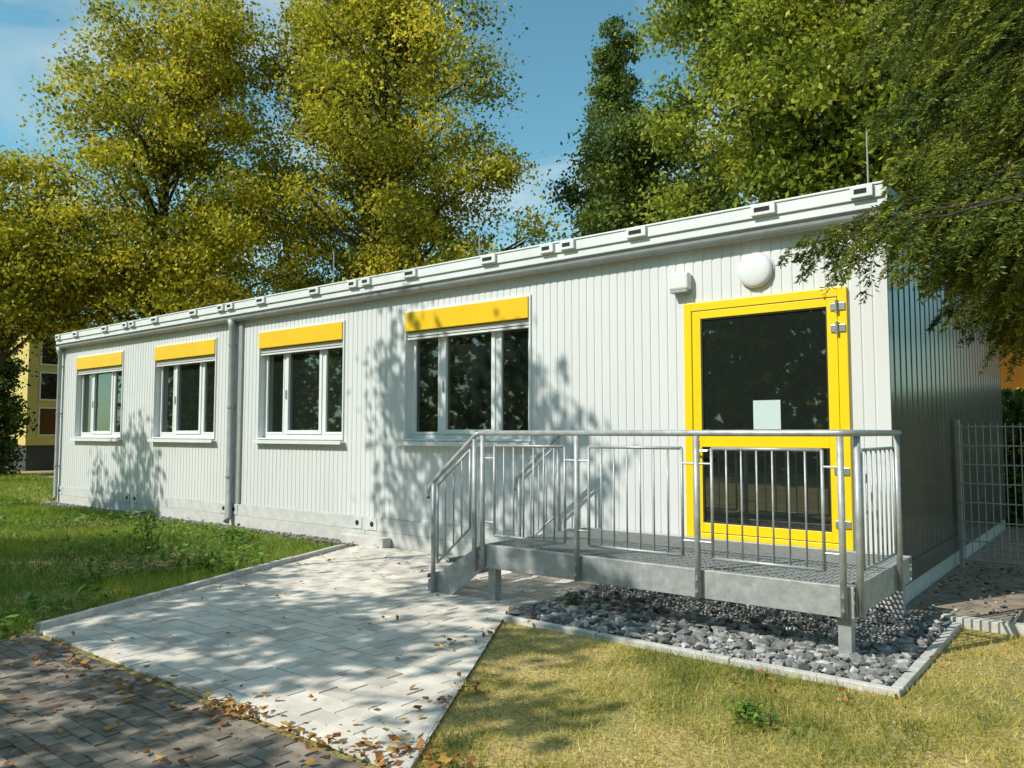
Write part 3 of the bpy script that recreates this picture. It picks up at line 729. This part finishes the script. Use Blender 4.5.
def needles(pts, tint):
    P_ = np.array(pts)
    seg = np.linalg.norm(np.diff(P_, axis=0), axis=1); L = seg.sum(); n = max(8, int(L/.0074))
    cum = np.concatenate([[0], np.cumsum(seg)]); t = gy.uniform(0, L, n)
    B_ = np.stack([np.interp(t, cum, P_[:, j]) for j in range(3)], 1)
    d = (P_[-1]-P_[0]); d /= np.linalg.norm(d)+1e-9
    sd = np.cross(d, [0, 0, 1.]); sd /= np.linalg.norm(sd)+1e-9
    s = np.where(gy.random(n) < .5, -1, 1)[:, None]
    dr = sd*s+d*.75+gy.normal(0, .28, (n, 3)); dr /= np.linalg.norm(dr, axis=1, keepdims=True)
    ln = gy.uniform(.028, .052, (n, 1)); wv = np.cross(dr, gy.normal(0, 1, (n, 3))); wv /= np.linalg.norm(wv, axis=1, keepdims=True)+1e-9; wv *= .006
    Vq = np.stack([B_-wv*.5, B_+dr*ln*.5+wv, B_+dr*ln, B_+dr*ln*.5-wv], 1)
    nV.append(Vq.reshape(-1, 3)); nT.append(np.repeat(np.clip(tint+gy.normal(0, .16, n), 0, 1), 4))
for ti, tip in enumerate(tips):
    low = ti < len(LOW)
    hd = (tip-YT).to_2d().length
    z0 = tip.z+(gy.uniform(.0, .3) if low else gy.uniform(.1, .7)+.05*hd)
    p0 = Vector((YT.x, YT.y, min(8.6, z0))); p1 = p0.lerp(tip, .55)+Vector((0, 0, .2 if low else .5))
    bt = gy.normal(.5, .18); N = 26; pts = []
    for k in range(N+1):
        t = k/N; q = p0*(1-t)**2+p1*2*t*(1-t)+tip*t*t; pts.append(q+Vector(gy.normal(0, .012, 3)))
    tb.tube(pts, [.024*(1-k/N)+.003 for k in range(N+1)], 5)
    L = sum((pts[i+1]-pts[i]).length for i in range(N))
    s = max(.2*L, L-(2.6 if low else 2.4))
    while s < L:
        t = s/L*N; k = min(N-1, int(t)); q = pts[k].lerp(pts[k+1], t-k); d = (pts[k+1]-pts[k]).normalized()
        sd = d.cross(Vector((0, 0, 1))).normalized()*(1 if gy.random() < .5 else -1)
        rem = min(1, (L-s)/.9+.25); ln = gy.uniform(.25, .62)*rem*(.75 if low else 1)
        dr = (sd*gy.uniform(.2, .9)+d*.55+Vector((0, 0, gy.uniform(-1.2, -.1 if low else .1)))).normalized()
        tw = [q+dr*ln*(j/6)+Vector((0, 0, -.45*ln*(j/6)**2)) for j in range(7)]
        tw_t = bt+gy.normal(0, .15); needles(tw, tw_t)
        tb.tube([tw[0], tw[3], tw[6]], [.003, .002, .001], 3, False)
        for j in (2, 3, 4, 5):
            for sg in (-1, 1):
                l2 = ln*gy.uniform(.25, .5)*(1-j/9); sd2 = dr.cross(Vector((0, 0, 1))).normalized()*sg
                d2 = (sd2*.8+dr*.8+Vector((0, 0, gy.uniform(-.6, .1)))).normalized()
                needles([tw[j]+d2*l2*(i/3)+Vector((0, 0, -.2*l2*(i/3)**2)) for i in range(4)], tw_t)
        s += gy.uniform(.035, .075)
    needles(pts[-6:], bt)
V = np.concatenate(nV); mesh_np('crown', V, np.arange(len(V)).reshape(-1, 4), M['needle'], yr, np.concatenate(nT))
tb.build('trunk', M['bark'], yr)

# ------------------------------------------------------------------ light
el = R(43); az = R(25)      # sun from the front, left of the facade normal
sd = Vector((-math.sin(az)*math.cos(el), -math.cos(az)*math.cos(el), math.sin(el)))
ld = bpy.data.lights.new('sun', 'SUN'); ld.energy = 5.0; ld.angle = R(.35); ld.color = (1, .95, .85)
lo = bpy.data.objects.new('sun', ld); COL.objects.link(lo); lo.rotation_euler = (-sd).to_track_quat('-Z', 'Y').to_euler(); lo.location = (0, -10, 20)
W = bpy.data.worlds.new('World'); S.world = W; W.use_nodes = True
nt = W.node_tree; nt.nodes.clear()
wo = nt.nodes.new('ShaderNodeOutputWorld'); bg = nt.nodes.new('ShaderNodeBackground'); sky = nt.nodes.new('ShaderNodeTexSky')
sky.sky_type = 'NISHITA'; sky.sun_disc = False; sky.sun_elevation = el; sky.sun_rotation = math.atan2(sd.x, sd.y); sky.air_density = 1.0; sky.dust_density = .5; sky.ozone_density = 1.2
tc = nt.nodes.new('ShaderNodeTexCoord'); mp = nt.nodes.new('ShaderNodeMapping'); mp.inputs['Scale'].default_value = (1.2, 2.2, 4.5); mp.inputs['Rotation'].default_value = (0, .3, .5)
nz = nt.nodes.new('ShaderNodeTexNoise'); nz.inputs['Scale'].default_value = 1.6; nz.inputs['Detail'].default_value = 7; nz.inputs['Distortion'].default_value = .8
rp = nt.nodes.new('ShaderNodeValToRGB'); rp.color_ramp.elements[0].position = .44; rp.color_ramp.elements[1].position = .70
rp.color_ramp.elements[0].color = (0, 0, 0, 1); rp.color_ramp.elements[1].color = (.8, .8, .8, 1)
tint = nt.nodes.new('ShaderNodeMix'); tint.data_type = 'RGBA'; tint.blend_type = 'MULTIPLY'; tint.inputs[0].default_value = 1
tint.inputs[7].default_value = (.90, 1.42, 1.22, 1)
mx = nt.nodes.new('ShaderNodeMix'); mx.data_type = 'RGBA'; mx.inputs[7].default_value = (5.8, 6.4, 6.4, 1)
nt.links.new(tc.outputs['Generated'], mp.inputs[0]); nt.links.new(mp.outputs[0], nz.inputs['Vector']); nt.links.new(nz.outputs['Fac'], rp.inputs[0])
nt.links.new(sky.outputs[0], tint.inputs[6]); nt.links.new(tint.outputs[2], mx.inputs[6]); nt.links.new(rp.outputs[0], mx.inputs[0])
nt.links.new(mx.outputs[2], bg.inputs[0]); bg.inputs[1].default_value = .13; nt.links.new(bg.outputs[0], wo.inputs[0])
S.view_settings.view_transform = 'Standard'; S.view_settings.look = 'None'; S.view_settings.exposure = 0
